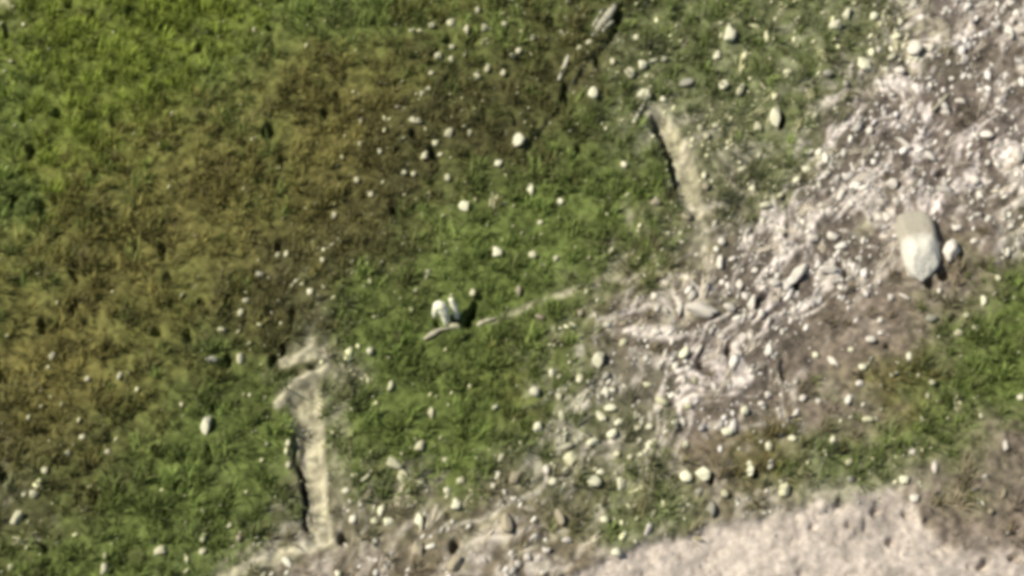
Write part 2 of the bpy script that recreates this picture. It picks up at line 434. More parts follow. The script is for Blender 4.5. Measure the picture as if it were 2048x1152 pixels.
# stones one can pick out: survey x, y, width, height (survey units), tilt in degrees, material letter, label (None: label of its zone)
WH, CR, PK, TN, GR = M_white, M_cream, M_pink, M_tan, M_grey
STONES = [
 (1039,285,28,38,0,WH,'round bright white stone below the pale split branches'),
 (1185,194,20,34,15,WH,'oval white stone in grey-green grass left of the right-hand track head'),
 (1273,76,17,19,0,WH,'small white stone alone above the cluster at the right-hand track head'),
 (1289,191,40,24,0,WH,'wide flat white stone at the very head of the right-hand track'),
 (1327,196,14,20,0,WH,'small white stone just right of the flat white stone at the track head'),
 (1284,130,20,22,0,WH,'squarish white stone at the left end of the short stone row above the track'),
 (1329,115,15,16,0,WH,'small white stone ending the short stone row at its right'),
 (1306,121,24,11,-15,WH,'thin pale stone in the middle of the short stone row above the track'),
 (1259,148,20,30,0,CR,'dull greyish stone left of the stone row above the right-hand track'),
 (1226,127,12,18,0,CR,None),(1178,88,14,14,0,CR,None),(1159,100,12,12,0,CR,None),
 (997,333,17,20,0,WH,'small round white stone below left of the round bright stone'),
 (1061,385,15,32,10,WH,'slim upright white stone in bright green grass above the middle'),
 (1249,326,14,18,0,WH,None),(1120,404,14,16,0,WH,None),(1112,519,12,16,0,CR,None),
 (863,49,16,18,0,CR,None),(902,49,17,26,20,CR,None),(969,57,16,18,10,CR,None),(1009,49,12,18,0,CR,None),(955,24,12,22,0,CR,None),
 (933,62,14,30,10,CR,None),(905,92,14,14,0,CR,None),(876,113,15,18,0,CR,None),(902,118,14,18,0,CR,None),(863,147,14,14,0,CR,None),
 (955,153,18,18,0,CR,None),(976,135,13,26,20,CR,None),(1006,144,12,18,0,CR,None),(1037,100,14,18,0,CR,None),(1025,111,12,16,0,CR,None),
 (858,179,16,14,0,CR,None),(844,189,12,14,0,CR,None),(823,59,12,12,0,CR,None),(1065,75,14,20,0,CR,None),
 (834,248,32,18,20,CR,'broad dull stone amid the dark grass left of the round bright stone'),
 (872,293,14,16,0,CR,None),(898,274,15,26,25,CR,None),(850,314,14,24,10,CR,None),(881,314,12,12,0,CR,None),(761,307,11,16,0,CR,None),
 (714,358,12,18,0,CR,None),(808,347,11,14,0,CR,None),(827,347,11,14,0,CR,None),(895,358,12,20,0,CR,None),(742,385,12,18,0,CR,None),
 (940,272,10,16,0,CR,None),(723,240,11,20,20,CR,None),(794,217,11,14,0,TN,None),(720,290,10,14,0,CR,None),(668,425,13,20,20,CR,None),
 (1459,73,26,48,15,WH,'large tall white stone in the green grass near the top'),
 (1435,108,16,26,10,WH,'white stone just below left of the large tall one near the top'),
 (1449,170,22,28,10,WH,'broad white stone third down in the column near the top'),
 (1480,180,13,38,30,CR,'slanting narrow stone beside the broad white stone near the top'),
 (1671,52,28,24,0,WH,'plump white stone where green grass meets rubble near the top edge'),
 (1695,26,18,32,25,WH,'slanting white stone directly above the plump one near the top edge'),
 (1749,29,18,26,25,WH,'tilted white stone right of the plump one near the top edge'),
 (1725,132,26,38,-35,WH,'bright white stone leaning left on the border of grass and rubble'),
 (1553,236,27,56,5,WH,'tall jagged white stone casting a sharp dark shadow in the upper right grass'),
 (1515,252,18,30,15,CR,'duller stone just left of the tall jagged white stone'),
 (1575,146,20,20,0,CR,None),(1376,162,36,24,0,GR,'flat grey-green stone right of the right-hand track head'),
 (1400,255,15,18,20,CR,None),(1414,274,14,18,10,CR,None),(1431,252,14,14,0,CR,None),(1518,309,13,18,20,CR,None),
 (1617,306,22,18,0,WH,'white stone above its twin at the left rim of the rubble'),
 (1615,337,24,18,0,WH,'white stone below its twin at the left rim of the rubble'),
 (1687,309,13,24,20,PK,None),(1737,264,14,22,10,PK,None),(1831,97,34,46,15,PK,'large pale pinkish block in the upper right rubble'),
 (1799,142,22,20,0,PK,None),(1862,111,20,14,20,PK,None),(1928,118,20,24,20,PK,'squarish pink-white stone right of the large pinkish block'),
 (2018,66,20,42,0,PK,'tall pink-white stone near the top right corner'),
 (1904,156,14,14,0,PK,None),(1940,151,14,14,0,PK,None),(1785,191,12,12,0,PK,None),(1890,229,18,14,20,PK,None),(1973,274,30,22,20,PK,None),
 (2032,319,24,42,15,PK,'tall lilac-white stone at the right edge above the boulder'),(1949,368,20,20,0,PK,None),(1785,371,30,22,20,PK,None),
 (1806,295,46,16,40,PK,'long slanting pale slab in the rubble above the boulder'),(1560,388,20,12,-40,CR,None),(1410,378,14,20,10,TN,None),
 (1648,22,12,14,0,CR,None),(1757,100,12,14,0,PK,None),(1655,148,22,22,0,GR,None),(1690,170,12,22,0,GR,None),(2036,31,12,22,0,PK,None),
 (1962,182,16,14,0,PK,None),(2008,183,14,20,0,PK,None),(1920,205,26,14,20,PK,None),
 (933,418,28,28,0,WH,'round white stone with a dark right side, above the two leaning white stones'),
 (994,508,20,28,0,WH,'egg-shaped white stone up right of the two leaning white stones'),
 (855,550,11,24,20,CR,None),(945,585,12,18,0,CR,None),
 (740,706,13,20,0,WH,'tiny lone white stone in green grass left of the pale stick'),
 (1065,514,16,18,0,CR,None),(1080,637,20,13,20,TN,None),(1037,585,13,28,10,TN,None),(1162,628,12,22,20,TN,None),
 (1199,727,26,38,15,WH,'large bright white stone at the left edge of the rubble, below centre'),
 (1103,745,14,20,0,WH,None),(1160,758,14,16,0,CR,None),(1310,413,18,16,0,TN,None),(1247,651,18,11,0,TN,None),(1313,623,12,22,10,PK,None),
 (1313,670,22,14,0,PK,None),(1323,553,14,14,0,TN,None),(1080,448,12,12,0,CR,None),(1247,685,14,22,30,CR,None),
 (1372,434,20,20,20,TN,None),(1532,411,26,18,-15,WH,'cream white stone in the last green patch left of the rubble'),(1593,455,12,18,0,PK,None),
 (1443,484,16,24,0,PK,None),(1440,529,12,34,0,PK,None),(1567,505,18,16,0,PK,None),(1667,474,26,20,20,PK,None),(1626,480,20,16,0,PK,None),
 (1660,543,46,18,0,PK,'flat pale slab lying between two dark slots in mid rubble'),(1549,567,24,22,10,PK,None),
 (1595,548,18,62,38,PK,'long slanting pale slab in mid rubble left of the slotted slab'),(1480,567,18,28,10,PK,None),(1509,540,14,14,0,PK,None),
 (1521,630,14,26,10,PK,None),(1504,609,17,38,15,PK,None),(1358,626,14,34,20,PK,None),(1400,628,66,26,15,PK,'broad tan-white slab at the lower left end of the rubble band'),
 (1459,619,26,22,20,PK,None),(1773,432,18,30,-15,PK,'white stone touching the upper left side of the big boulder'),(1792,404,20,20,0,PK,None),
 (1914,460,20,15,-10,PK,'small white stone above the wedge-shaped stone'),(1947,487,14,14,0,PK,None),(2021,456,14,14,0,PK,None),
 (1862,637,24,20,0,GR,None),(1968,602,14,26,10,WH,'slim white stone in the green grass at the right edge'),(1997,555,12,16,0,CR,None),(1917,663,18,16,0,CR,None),
 (1931,633,14,14,0,CR,None),(1740,682,20,16,0,PK,None),(1761,668,13,13,0,PK,None),(1782,593,13,15,0,PK,None),(1702,699,13,15,0,WH,None),
 (1631,710,14,18,0,WH,None),(1667,724,13,34,-30,PK,None),(1725,739,16,14,0,WH,None),(1718,770,14,14,0,PK,None),(1760,642,12,12,0,PK,None),
 (1442,678,15,18,10,PK,None),(1369,710,17,32,30,WH,None),(1500,678,15,20,15,PK,None),(1681,394,14,30,15,PK,None),(1587,620,14,20,10,PK,None),
 (1395,705,12,34,35,PK,None),(1810,592,24,10,30,PK,None),
 (415,853,20,44,8,WH,'tall bright white stone alone in the grass left of the left-hand track'),
 (217,905,12,16,0,CR,None),(135,906,12,16,0,CR,None),(66,988,18,18,0,CR,None),(48,986,12,14,0,CR,None),
 (33,1037,17,32,15,CR,'pointed pale stone near the lower left corner'),(321,1101,24,20,0,CR,'larger of two dull stones at the bottom left'),
 (404,1101,14,18,0,CR,'smaller of two dull stones at the bottom left'),(210,1137,15,26,10,CR,None),(479,1070,11,24,20,TN,None),
 (576,886,10,16,0,CR,None),(576,926,10,18,0,CR,None),(90,943,13,16,20,CR,None),(166,877,12,16,0,CR,None),(21,1136,12,14,0,CR,None),
 (483,620,13,26,25,CR,None),(443,661,17,14,0,CR,None),(479,717,16,26,0,CR,None),(621,585,13,18,0,WH,None),(555,508,10,14,0,CR,None),
 (573,505,10,16,0,CR,None),(519,547,20,16,15,GR,None),(646,520,11,14,0,CR,None),(241,755,10,20,20,CR,None),(174,755,12,14,0,CR,None),
 (104,710,12,20,0,CR,None),(424,722,24,14,0,GR,None),(492,600,14,14,0,CR,None),(345,222,14,14,0,CR,None),(22,122,10,10,0,CR,None),
 (1068,787,22,26,20,WH,'white stone at the left end of the lower white stone scatter'),
 (1124,832,15,24,-10,WH,None),(1119,795,12,18,-10,CR,None),(1075,856,15,24,0,WH,None),(862,827,13,28,10,CR,None),(990,816,12,16,0,WH,None),
 (783,775,11,24,20,CR,None),
 (788,932,34,24,25,CR,'upper block of the bent pale stone right of the left-hand track'),
 (806,957,19,36,-15,CR,'lower block of the bent pale stone right of the left-hand track'),
 (735,953,11,36,38,CR,None),(735,992,12,30,25,TN,None),(749,1040,14,18,0,CR,None),(775,1042,20,16,0,WH,None),
 (839,1044,18,38,0,WH,'upright bright white block with a dark right side near the bottom'),
 (834,1096,22,34,-10,TN,None),(893,981,14,15,0,WH,None),(912,1009,18,28,15,WH,None),(921,964,14,14,0,CR,None),(841,894,17,26,20,CR,None),
 (890,922,13,14,15,CR,None),(1032,957,24,28,0,TN,None),(1093,941,12,22,0,PK,None),(1105,964,16,18,0,WH,None),(1141,915,26,30,25,CR,None),
 (1188,964,26,26,0,WH,'plump cream stone left of a bright egg-shaped one below the stone scatter'),(1202,941,16,16,0,WH,None),
 (1242,964,19,26,0,WH,'bright egg-shaped white stone below the lower stone scatter'),
 (1223,815,28,20,15,WH,'broadest white stone of the lower stone scatter'),(1202,835,14,30,-30,WH,None),(1237,846,22,16,-30,WH,None),
 (1226,868,22,18,-40,WH,None),(1185,884,22,16,-15,WH,None),(1162,827,14,14,0,CR,None),(1159,762,14,16,0,WH,None),(1296,773,20,12,0,CR,None),
 (1323,808,26,18,25,CR,None),(1298,853,14,14,0,WH,None),(1275,856,15,14,0,CR,None),(1209,1040,16,16,0,WH,None),
 (1233,1106,18,20,0,WH,'round white stone on the upper rim of the gravel patch'),(1296,1058,11,26,20,PK,None),(1134,1078,20,16,0,PK,None),
 (1054,1117,16,20,0,PK,None),(1035,1130,14,15,0,PK,None),(1094,1103,16,12,0,PK,None),(1119,1033,16,40,-20,TN,None),(1013,1054,20,46,-5,TN,None),
 (909,1130,20,36,20,TN,None),(676,1146,12,16,0,WH,None),(1087,1148,18,12,0,PK,None),(1233,905,13,14,0,CR,None),(1260,912,12,14,0,CR,None),
 (1371,957,22,26,-10,WH,'left one of the bright pair of stones above the gravel patch'),
 (1405,952,26,30,0,WH,'right one of the bright pair of stones, with a sharp black shadow'),
 (1501,938,16,34,0,WH,'slender bright stone with a black shadow, right of the bright pair'),
 (1666,879,13,21,0,WH,'small bright stone with dark shadow in the green lower right'),
 (1735,839,26,16,0,CR,'dull curved stone in the green grass at lower right'),
 (1537,893,16,20,0,WH,None),(1456,868,24,18,-10,WH,None),(1487,830,14,20,0,WH,None),(1593,823,13,20,20,PK,None),
 (1605,797,14,18,0,PK,None),(1638,801,13,13,0,PK,None),(1697,801,13,26,30,PK,None),(1584,877,16,14,20,WH,None),
 (1568,983,20,28,0,CR,'pale oval stone midway along the upper rim of the gravel'),
 (1449,988,14,18,0,CR,None),(1423,1019,20,34,15,GR,'grey-white upright stone on the gravel rim below the bright pair'),(1398,985,18,14,-30,GR,None),
 (1371,894,12,20,10,WH,None),(1374,820,16,16,0,CR,None),(1388,768,14,16,0,CR,None),
 (1810,960,19,19,0,WH,'round white stone near the gravel corner at lower right'),(1699,924,13,16,0,CR,None),(2009,896,10,24,0,PK,None),
 (1980,1025,11,16,15,TN,None),(2008,988,11,26,30,TN,None),(1869,932,11,28,10,PK,None),(1824,901,13,16,0,PK,None),(1862,769,14,14,0,CR,None),
 (2041,795,14,16,0,WH,None),(1961,835,10,16,0,CR,None),(1535,790,14,14,0,PK,None),(1522,809,14,14,0,PK,None),(1782,755,14,14,0,CR,None),
 (1700,958,16,14,0,GR,None),(1830,998,18,18,0,PK,None),(909,655,20,13,10,CR,'small pale stone at the foot of the two leaning white stones'),
]

# grass does not grow through the stones, and stands lower on their sunny side
for (px, py, w, h, tilt, mat, lab) in STONES + [(1836, 494, 84, 150, 0, None, None), (1900, 506, 40, 50, 0, None, None), (892, 628, 50, 50, 0, None, None), (862, 672, 30, 20, 0, None, None), (962, 643, 50, 18, 0, None, None)]:
    x, y = plan(px, py)
    rx, ry = w / PPM / 2 + .07, h / PPM / 2 * 1.1 + .10
    i0, i1 = np.searchsorted(xs, [x - rx * 1.5, x + rx * 1.5]); j0, j1 = np.searchsorted(ys, [y - ry * 1.7, y + ry * 1.5])
    d = np.hypot((GXX[j0:j1, i0:i1] - x) / rx, (GYY[j0:j1, i0:i1] - y + .05) / ry)
    NOG[j0:j1, i0:i1] = np.maximum(NOG[j0:j1, i0:i1], 1 - sstep(.85, 1.25, d))

# ------------------------------------------------------------------ grass: tussocks of real blades
def blades(rx, ry, rz, ln, wd, az, lean, tint):
    """one tapered, bent blade per root"""
    n = len(rx)
    root = np.stack([rx, ry, rz], -1)
    d = np.stack([np.cos(az) * np.sin(lean), np.sin(az) * np.sin(lean), np.cos(lean)], -1)
    d2 = np.stack([np.cos(az) * np.sin(lean + .5), np.sin(az) * np.sin(lean + .5), np.cos(lean + .5)], -1)
    fa = rng.uniform(0, 2 * np.pi, n)
    s = np.stack([np.cos(fa), np.sin(fa), np.zeros(n)], -1) * (wd / 2)[:, None]
    mid = root + d * (ln * .55)[:, None]
    tip = mid + d2 * (ln * .45)[:, None]
    v = np.stack([root - s * .7, root + s * .7, mid + s, mid - s, tip], 1).reshape(-1, 3)
    b = (np.arange(n) * 5)[:, None]
    f = np.concatenate([b + np.array([[0, 1, 2, 3]]), b + np.array([[3, 2, 4]])], 1).reshape(-1)
    lc = np.tile([4, 3], n)
    return v, f, lc, np.repeat(tint, 5, 0)

def tussocks(types, per_m2, nblades, hmin, hmax, seed_gain, wmin, wmax, thresh=1.0):
    n = int(29 * 20.5 * per_m2)
    x = rng.uniform(-14.5, 14.5, n); y = rng.uniform(-9.6, 10.9, n)
    wt = sample(WT, x, y)
    dens = sum(wt[:, TYPES.index(t)] * g for t, g in types.items())
    clump = sstep(0.30, 0.55, fbm(x * 3.1, y * 3.1, 51, 2))
    dens = dens * (0.35 + 0.65 * clump) * (1 - sample(NOG, x, y)) * (1 - 0.6 * sample(BARE, x, y))
    k = rng.uniform(0, 1, n) < dens
    x, y, wt = x[k], y[k], wt[k]
    n = len(x)
    wt2 = wt.copy()
    for i, t in enumerate(TYPES):
        if t not in types: wt2[:, i] *= 0.3
    col = (wt2 @ GRASS) / wt2.sum(1, keepdims=True)
    pick = (np.cumsum(wt2, 1) / wt2.sum(1, keepdims=True) > rng.uniform(0, 1, n)[:, None]).argmax(1)
    col = col * .45 + GRASS[pick] * .55
    tone = 0.62 + 0.75 * fbm(x * 1.7, y * 1.7, 61, 3)
    col = col * (tone * (0.55 + 1.0 * rng.uniform(0, 1, n) ** 1.4) * seed_gain)[:, None]
    dry = rng.uniform(0, 1, n) < 0.10
    col[dry] = col[dry] * 0.55 + np.array((.22, .20, .10)) * 0.45
    size = rng.uniform(hmin, hmax, n) * (0.7 + 0.6 * fbm(x * 2.4, y * 2.4, 63, 2))
    m = nblades
    R = lambda a: np.repeat(a, m)
    N = n * m
    th = rng.uniform(0, 2 * np.pi, N); rr = np.sqrt(rng.uniform(0, 1, N)) * R(size) * 0.42
    bx = R(x) + np.cos(th) * rr; by = R(y) + np.sin(th) * rr
    az = th + rng.normal(0, .5, N)
    big = hmax > .3
    if big: az = np.where(rng.uniform(0, 1, N) < .6, rng.normal(1.25, .35, N), az)   # combed by the wind
    lean = np.clip(rr / (R(size) * .42) * .75 + rng.normal(0, .15, N), 0, 1.25)
    bz = sample(H, bx, by) - 0.01
    ln = R(size) * rng.uniform(.6, 1.15, N)
    wd = rng.uniform(wmin, wmax, N)
    tint = np.repeat(col, m, 0) * rng.uniform(.8, 1.2, N)[:, None]
    return blades(bx, by, bz, ln, wd, az, lean, tint)

def join(*parts):
    V = []; F = []; LC = []; T = []; b = 0
    for v, f, lc, t in parts:
        V.append(v); F.append(f + b); LC.append(lc); T.append(t); b += len(v)
    return np.concatenate(V), np.concatenate(F), np.concatenate(LC), np.concatenate(T)

GREEN = {'g': 1.0, 'G': 0.95, 't': 0.35, 'k': .1}
OLIVE = {'o': 1.0, 'd': 0.9, 't': 0.12, 'k': .35, 'b': .06, 'm': .10}
v, f, lc, tt = join(tussocks(GREEN, 36, 9, 0.08, 0.17, 1.0, .014, .030), tussocks(GREEN, 12, 16, 0.20, 0.45, 1.2, .022, .045))
link('green_grass', mesh_from_arrays('green_grass', v, f, lc, tt), M_grass, 'green tussocky grass covering the hillside', 'grass', kind='stuff')
v, f, lc, tt = join(tussocks(OLIVE, 32, 9, 0.08, 0.17, 1.0, .014, .030), tussocks(OLIVE, 12, 16, 0.20, 0.45, 1.2, .022, .045))
link('olive_grass', mesh_from_arrays('olive_grass', v, f, lc, tt), M_grass, 'olive brown dry grass on the darker left slope', 'grass', kind='stuff')

# pale straw lying along the slope in the rubble and on bare soil
def straw(n, per, lmin, lmax, wmin, wmax, spread, weights, lo, hi):
    x = rng.uniform(-14.5, 14.5, n); y = rng.uniform(-9.6, 10.9, n)
    wt = sample(WT, x, y)
    dens = sum(wt[:, TYPES.index(t)] * g for t, g in weights.items())
    dens = dens * sstep(.32, .62, fbm(x * 2.2, y * 2.2, 81, 3)) * (1 - .8 * sample(NOG, x, y))
    k = rng.uniform(0, 1, n) < dens
    x, y, wt = x[k], y[k], wt[k]; n = len(x)
    az = rng.normal(1.0, .5, n) + np.where(rng.uniform(0, 1, n) < .15, 1.7, 0)
    ln = rng.uniform(lmin, lmax, n); tone = rng.uniform(lo, hi, n)
    green = wt[:, 0] + wt[:, 1] + wt[:, 4]
    R = lambda a: np.repeat(a, per)
    N = n * per
    u = rng.uniform(-.6, .6, N) * R(ln); w = rng.normal(0, spread, N)
    a = R(az) + rng.normal(0, .16, N) + u * .5
    bx = R(x) + np.cos(a) * u - np.sin(a) * w; by = R(y) + np.sin(a) * u + np.cos(a) * w
    tint = np.stack([R(tone) * .74, R(tone) * (.66 + .06 * R(green)), R(tone) * (.54 - .12 * R(green))], -1) * rng.uniform(.75, 1.1, N)[:, None]
    return blades(bx, by, sample(H, bx, by) + .012, R(ln) * rng.uniform(.4, .8, N), rng.uniform(wmin, wmax, N), a, rng.normal(1.2, .15, N), tint)

v, f, lc, tt = join(straw(26000, 1, .08, .26, .010, .024, .0, {'r': .8, 'b': .45, 't': .3, 'k': .4, 'd': .04, 'o': .05}, .35, 1.0),
                    straw(2600, 24, .20, .55, .010, .026, .040, {'r': .85, 'b': .22, 't': .30, 'k': .1, 'd': .01, 'G': .012}, .55, 1.15))
link('dry_straw', mesh_from_arrays('dry_straw', v, f, lc, tt), M_straw, 'pale dry straw strewn over the rubble and bare soil', 'straw', kind='stuff')

# ------------------------------------------------------------------ stones
def ico(sub):
    bm = bmesh.new(); bmesh.ops.create_icosphere(bm, subdivisions=sub, radius=1.0)
    v = np.array([p.co[:] for p in bm.verts]); f = np.array([[q.index for q in p.verts] for p in bm.faces])
    bm.free(); return v, f
import bmesh
ICO = {s: ico(s) for s in (1, 2, 3, 4)}

def rock_verts(sub, seed, rough=.34, cuts=12):
    v, f = ICO[sub]
    r = np.random.default_rng(seed)
    v = v.copy()
    for k in range(cuts):                       # chipped facets
        nrm = r.normal(0, 1, 3); nrm /= np.linalg.norm(nrm)
        d = r.uniform(.52, .86)
        t = v @ nrm
        v -= np.outer(np.maximum(t - d, 0) * .9, nrm)
    v *= 1 + r.normal(0, rough * (.25 if sub < 3 else .08), (len(v), 1))
    off = r.uniform(0, 50, 3)
    nz = fbm(v[:, 0] * 1.6 + off[0], v[:, 1] * 1.6 + v[:, 2] * 1.3 + off[1], seed % 97, 2)
    v *= (0.75 + 0.5 * nz)[:, None]
    v /= np.abs(v).max(0)[None, :]
    return v, f

def rock_mesh(name, sub, seed, smooth=False):
    v, f = rock_verts(sub, seed)
    me = mesh_from_arrays(name, v, f.reshape(-1), np.full(len(f), 3), None, smooth)
    return me

# scree: thousands of small stones, joined
def scree(n, dens_w, smin, smax, tone_lo, tone_hi, sub, limit_gravel=None):
    x = rng.uniform(-14.5, 14.5, n); y = rng.uniform(-9.6, 10.9, n)
    wt = sample(WT, x, y)
    dens = sum(wt[:, TYPES.index(t)] * g for t, g in dens_w.items())
    dens *= 0.25 + 0.95 * sstep(.38, .62, fbm(x * 1.8, y * 1.8, 83, 3))
    if limit_gravel is not None: dens *= .15 + .85 * sample(STREAK, x, y)
    nog = sample(NOG, x, y)
    dens *= 1 - .75 * nog * (wt[:, 8] < .5)
    k = rng.uniform(0, 1, n) < dens
    x, y, wt = x[k], y[k], wt[k]; n = len(x)
    z = sample(H, x, y)
    s = smin * (smax / smin) ** (rng.uniform(0, 1, n) ** 2.0)
    asp = rng.uniform(1.0, 2.1, n)
    yaw = rng.normal(1.0, .55, n)
    tone = tone_lo + (tone_hi - tone_lo) * rng.uniform(0, 1, n) ** 1.1
    lil = fbm(x * .45, y * .45, 33, 2)
    green = np.clip(wt[:, :4].sum(1) + wt[:, 4] * .8, 0, 1)
    tint = np.stack([tone * (.95 + 0 * lil), tone * (.895 + .045 * green), tone * (.80 + .12 * (lil - .5) - .22 * green)], -1)
    VV = []; FF = []; TT = []; base = 0
    variants = [rock_verts(sub, 300 + q) for q in range(9)]
    which = rng.integers(0, 9, n)
    for q in range(9):
        m = which == q
        v, f = variants[q]
        k = m.sum()
        a = np.stack([s[m] * asp[m], s[m], s[m] * rng.uniform(.45, .8, k)], -1)[:, None, :] * v[None]
        c, sn = np.cos(yaw[m])[:, None], np.sin(yaw[m])[:, None]
        P = np.stack([a[..., 0] * c - a[..., 1] * sn + x[m][:, None], a[..., 0] * sn + a[..., 1] * c + y[m][:, None],
                      a[..., 2] + (z[m] + s[m] * .2 + .03 * (wt[m][:, :4].sum(1)))[:, None]], -1)
        VV.append(P.reshape(-1, 3))
        FF.append((f[None] + (np.arange(k) * len(v))[:, None, None] + base).reshape(-1))
        TT.append(np.repeat(tint[m], len(v), 0)); base += k * len(v)
    F = np.concatenate(FF)
    return np.concatenate(VV), F, np.full(len(F) // 3, 3), np.concatenate(TT)

v, f, lc, tt = scree(90000, {'r': 1.0, 'b': .20, 't': .16, 'k': .15, 'm': .03}, .014, .060, .25, .92, 1, True)
v, f, lc, tt = join((v, f, lc, tt), scree(12000, {'r': .9, 'b': .25, 't': .2, 'k': .2, 'm': .04}, .032, .11, .45, .95, 1))
specks = scree(30000, {'G': .09, 'd': .24, 'o': .018, 'g': .008, 't': .3}, .018, .055, .3, .85, 1)
v, f, lc, tt = join((v, f, lc, tt), specks)
link('scree', mesh_from_arrays('scree', v, f, lc, tt, False), M_scree, 'small pale stones of the scree band running up the slope', 'scree', kind='stuff')
v, f, lc, tt = scree(22000, {'p': .5}, .008, .034, .30, .62, 1)
link('gravel', mesh_from_arrays('gravel', v, f, lc, tt, False), M_scree, 'fine pinkish gravel on the pale bare patch', 'gravel', kind='stuff')

def zone(px, py):
    if px < 650:
        return ('small pale stone in the olive grass of the left slope', 'stones in the olive grass on the left')
    if py < 210 and px < 1245:
        return ('small cream stone scattered in the grass at the top middle', 'cream stones in the top middle grass')
    if px < 960 and py < 440:
        return ('small dull stone in the dark grass left of the round bright stone', 'stones in the dark grass above the middle')
    if px < 1130 and py < 840:
        return ('small stone in the green grass around the two leaning white stones', 'stones in the green middle grass')
    if px < 1040 and py >= 840 or (px < 1180 and py > 1000):
        return ('small stone on the brown soil along the bottom middle', 'stones on the brown soil at the bottom')
    if px < 1345 and 700 < py < 1000 or (px < 1400 and 740 < py < 840):
        return ('white stone of the loose scatter below the rubble band', 'lower white stone scatter')
    if py < 430 and px < 1600:
        return ('small stone in the green grass around the right-hand track', 'stones around the right-hand track')
    if py < 330 or (px > 1760 and py < 400):
        return ('pale stone among the upper right rubble', 'stones in the upper right rubble')
    if py < 700 and px > 1840:
        return ('pale stone in the grass right of the big boulder', 'stones in the grass right of the boulder')
    if py < 720 and px < 1840:
        return ('pale pinkish stone in the middle of the rubble band', 'stones in the middle rubble band')
    return ('small pale stone on the brown and green slope above the gravel', 'stones above the gravel patch')

ANCHORS = [(1039,285,'the round bright stone'),(1289,191,'the flat white stone at the track head'),(1208,45,'the pale split branch'),
 (1459,73,'the large tall stone near the top'),(1553,236,'the tall jagged white stone'),(1671,52,'the plump white stone near the top edge'),
 (1831,97,'the large pinkish block'),(2032,319,'the tall lilac-white stone'),(1836,494,'the big boulder'),(1660,543,'the slab between two dark slots'),
 (1400,628,'the broad tan-white slab'),(1199,727,'the large bright stone below centre'),(1223,815,'the broadest stone of the scatter'),
 (1242,964,'the bright egg-shaped stone'),(1405,952,'the bright stone with black shadow'),(1666,879,'the small shadowed stone'),
 (1810,960,'the round stone by the gravel corner'),(1968,602,'the slim stone at the right edge'),(839,1044,'the upright white block near the bottom'),
 (797,943,'the bent pale stone'),(895,630,'the two leaning white stones'),(834,248,'the broad dull stone in dark grass'),(955,153,'the roundest cream stone'),
 (415,853,'the tall white stone beside the left-hand track'),(605,740,'the head of the left-hand track'),(321,1101,'the larger dull stone at bottom left'),
 (33,1037,'the pointed stone at lower left'),(1384,425,'the foot of the right-hand track'),(1806,295,'the slanting slab above the boulder'),
 (1233,1106,'the round stone on the gravel rim'),(2018,66,'the tall top right corner stone'),(1725,132,'the left-leaning bright stone')]
TONE = {M_white.name: 'white', M_cream.name: 'cream', M_pink.name: 'pinkish white', M_tan.name: 'tan', M_grey.name: 'grey'}
WAYS = ['right of', 'up right of', 'above', 'up left of', 'left of', 'down left of', 'below', 'down right of']
RANK = ['', 'second', 'third', 'fourth', 'fifth', 'sixth', 'seventh', 'eighth']
bins = {}
for n, (px, py, w, h, tilt, mat, lab) in enumerate(STONES):
    if lab is None:
        k = min(range(len(ANCHORS)), key=lambda q: math.hypot(px - ANCHORS[q][0], py - ANCHORS[q][1]))
        ax, ay, _ = ANCHORS[k]
        way = int(round(math.atan2(ay - py, px - ax) / (math.pi / 4))) % 8
        bins.setdefault((k, way), []).append((math.hypot(px - ax, py - ay), n))
OWN = {}
for (k, way), members in bins.items():
    members.sort()
    for r, (_, n) in enumerate(members):
        w, h, mat = STONES[n][2], STONES[n][3], STONES[n][5]
        form = 'slim ' if h / w > 1.7 else 'flat ' if w / h > 1.5 else 'small ' if w * h < 330 else 'sizeable '
        rank = '' if len(members) == 1 else 'nearest ' if r == 0 else RANK[r] + ' nearest '
        OWN[n] = (rank + form + TONE[mat.name] + ' stone ' + WAYS[way] + ' ' + ANCHORS[k][2]).strip()
OWN[[n for n, q in enumerate(STONES) if q[:2] == (955, 153)][0]] = 'roundest cream stone in the scatter at the top middle'

SHARED = {}
def shape(sub, k, mat, smooth=False):
    key = (sub, k, mat.name)
    if key not in SHARED:
        me = rock_mesh('stone', sub, 500 + k + 40 * sub, smooth)
        me.materials.append(mat); SHARED[key] = me
    return SHARED[key]

for n, (px, py, w, h, tilt, mat, lab) in enumerate(STONES):
    x, y = plan(px, py)
    big = max(w, h) > 27
    me = shape(3 if big else 2, n % (9 if big else 14), mat)
    o = bpy.data.objects.new('stone', me); C.objects.link(o)
    a = w / PPM / 2 * 1.12; b = h / PPM / 2 * 1.08
    c = max(0.55 * min(a, b) + 0.25 * max(a, b), 0.05)
    o.scale = (a, b, c)
    o.location = (x, y, ground_z(x, y) + c * 0.45)
    o.rotation_euler = (random.uniform(-.12, .12), random.uniform(-.12, .12), -math.radians(tilt))
    if lab:
        o['label'] = lab; g = zone(px, py)[1]
    else:
        o['label'] = OWN[n]; g = zone(px, py)[1]
    o['category'] = 'stone'; o['group'] = g

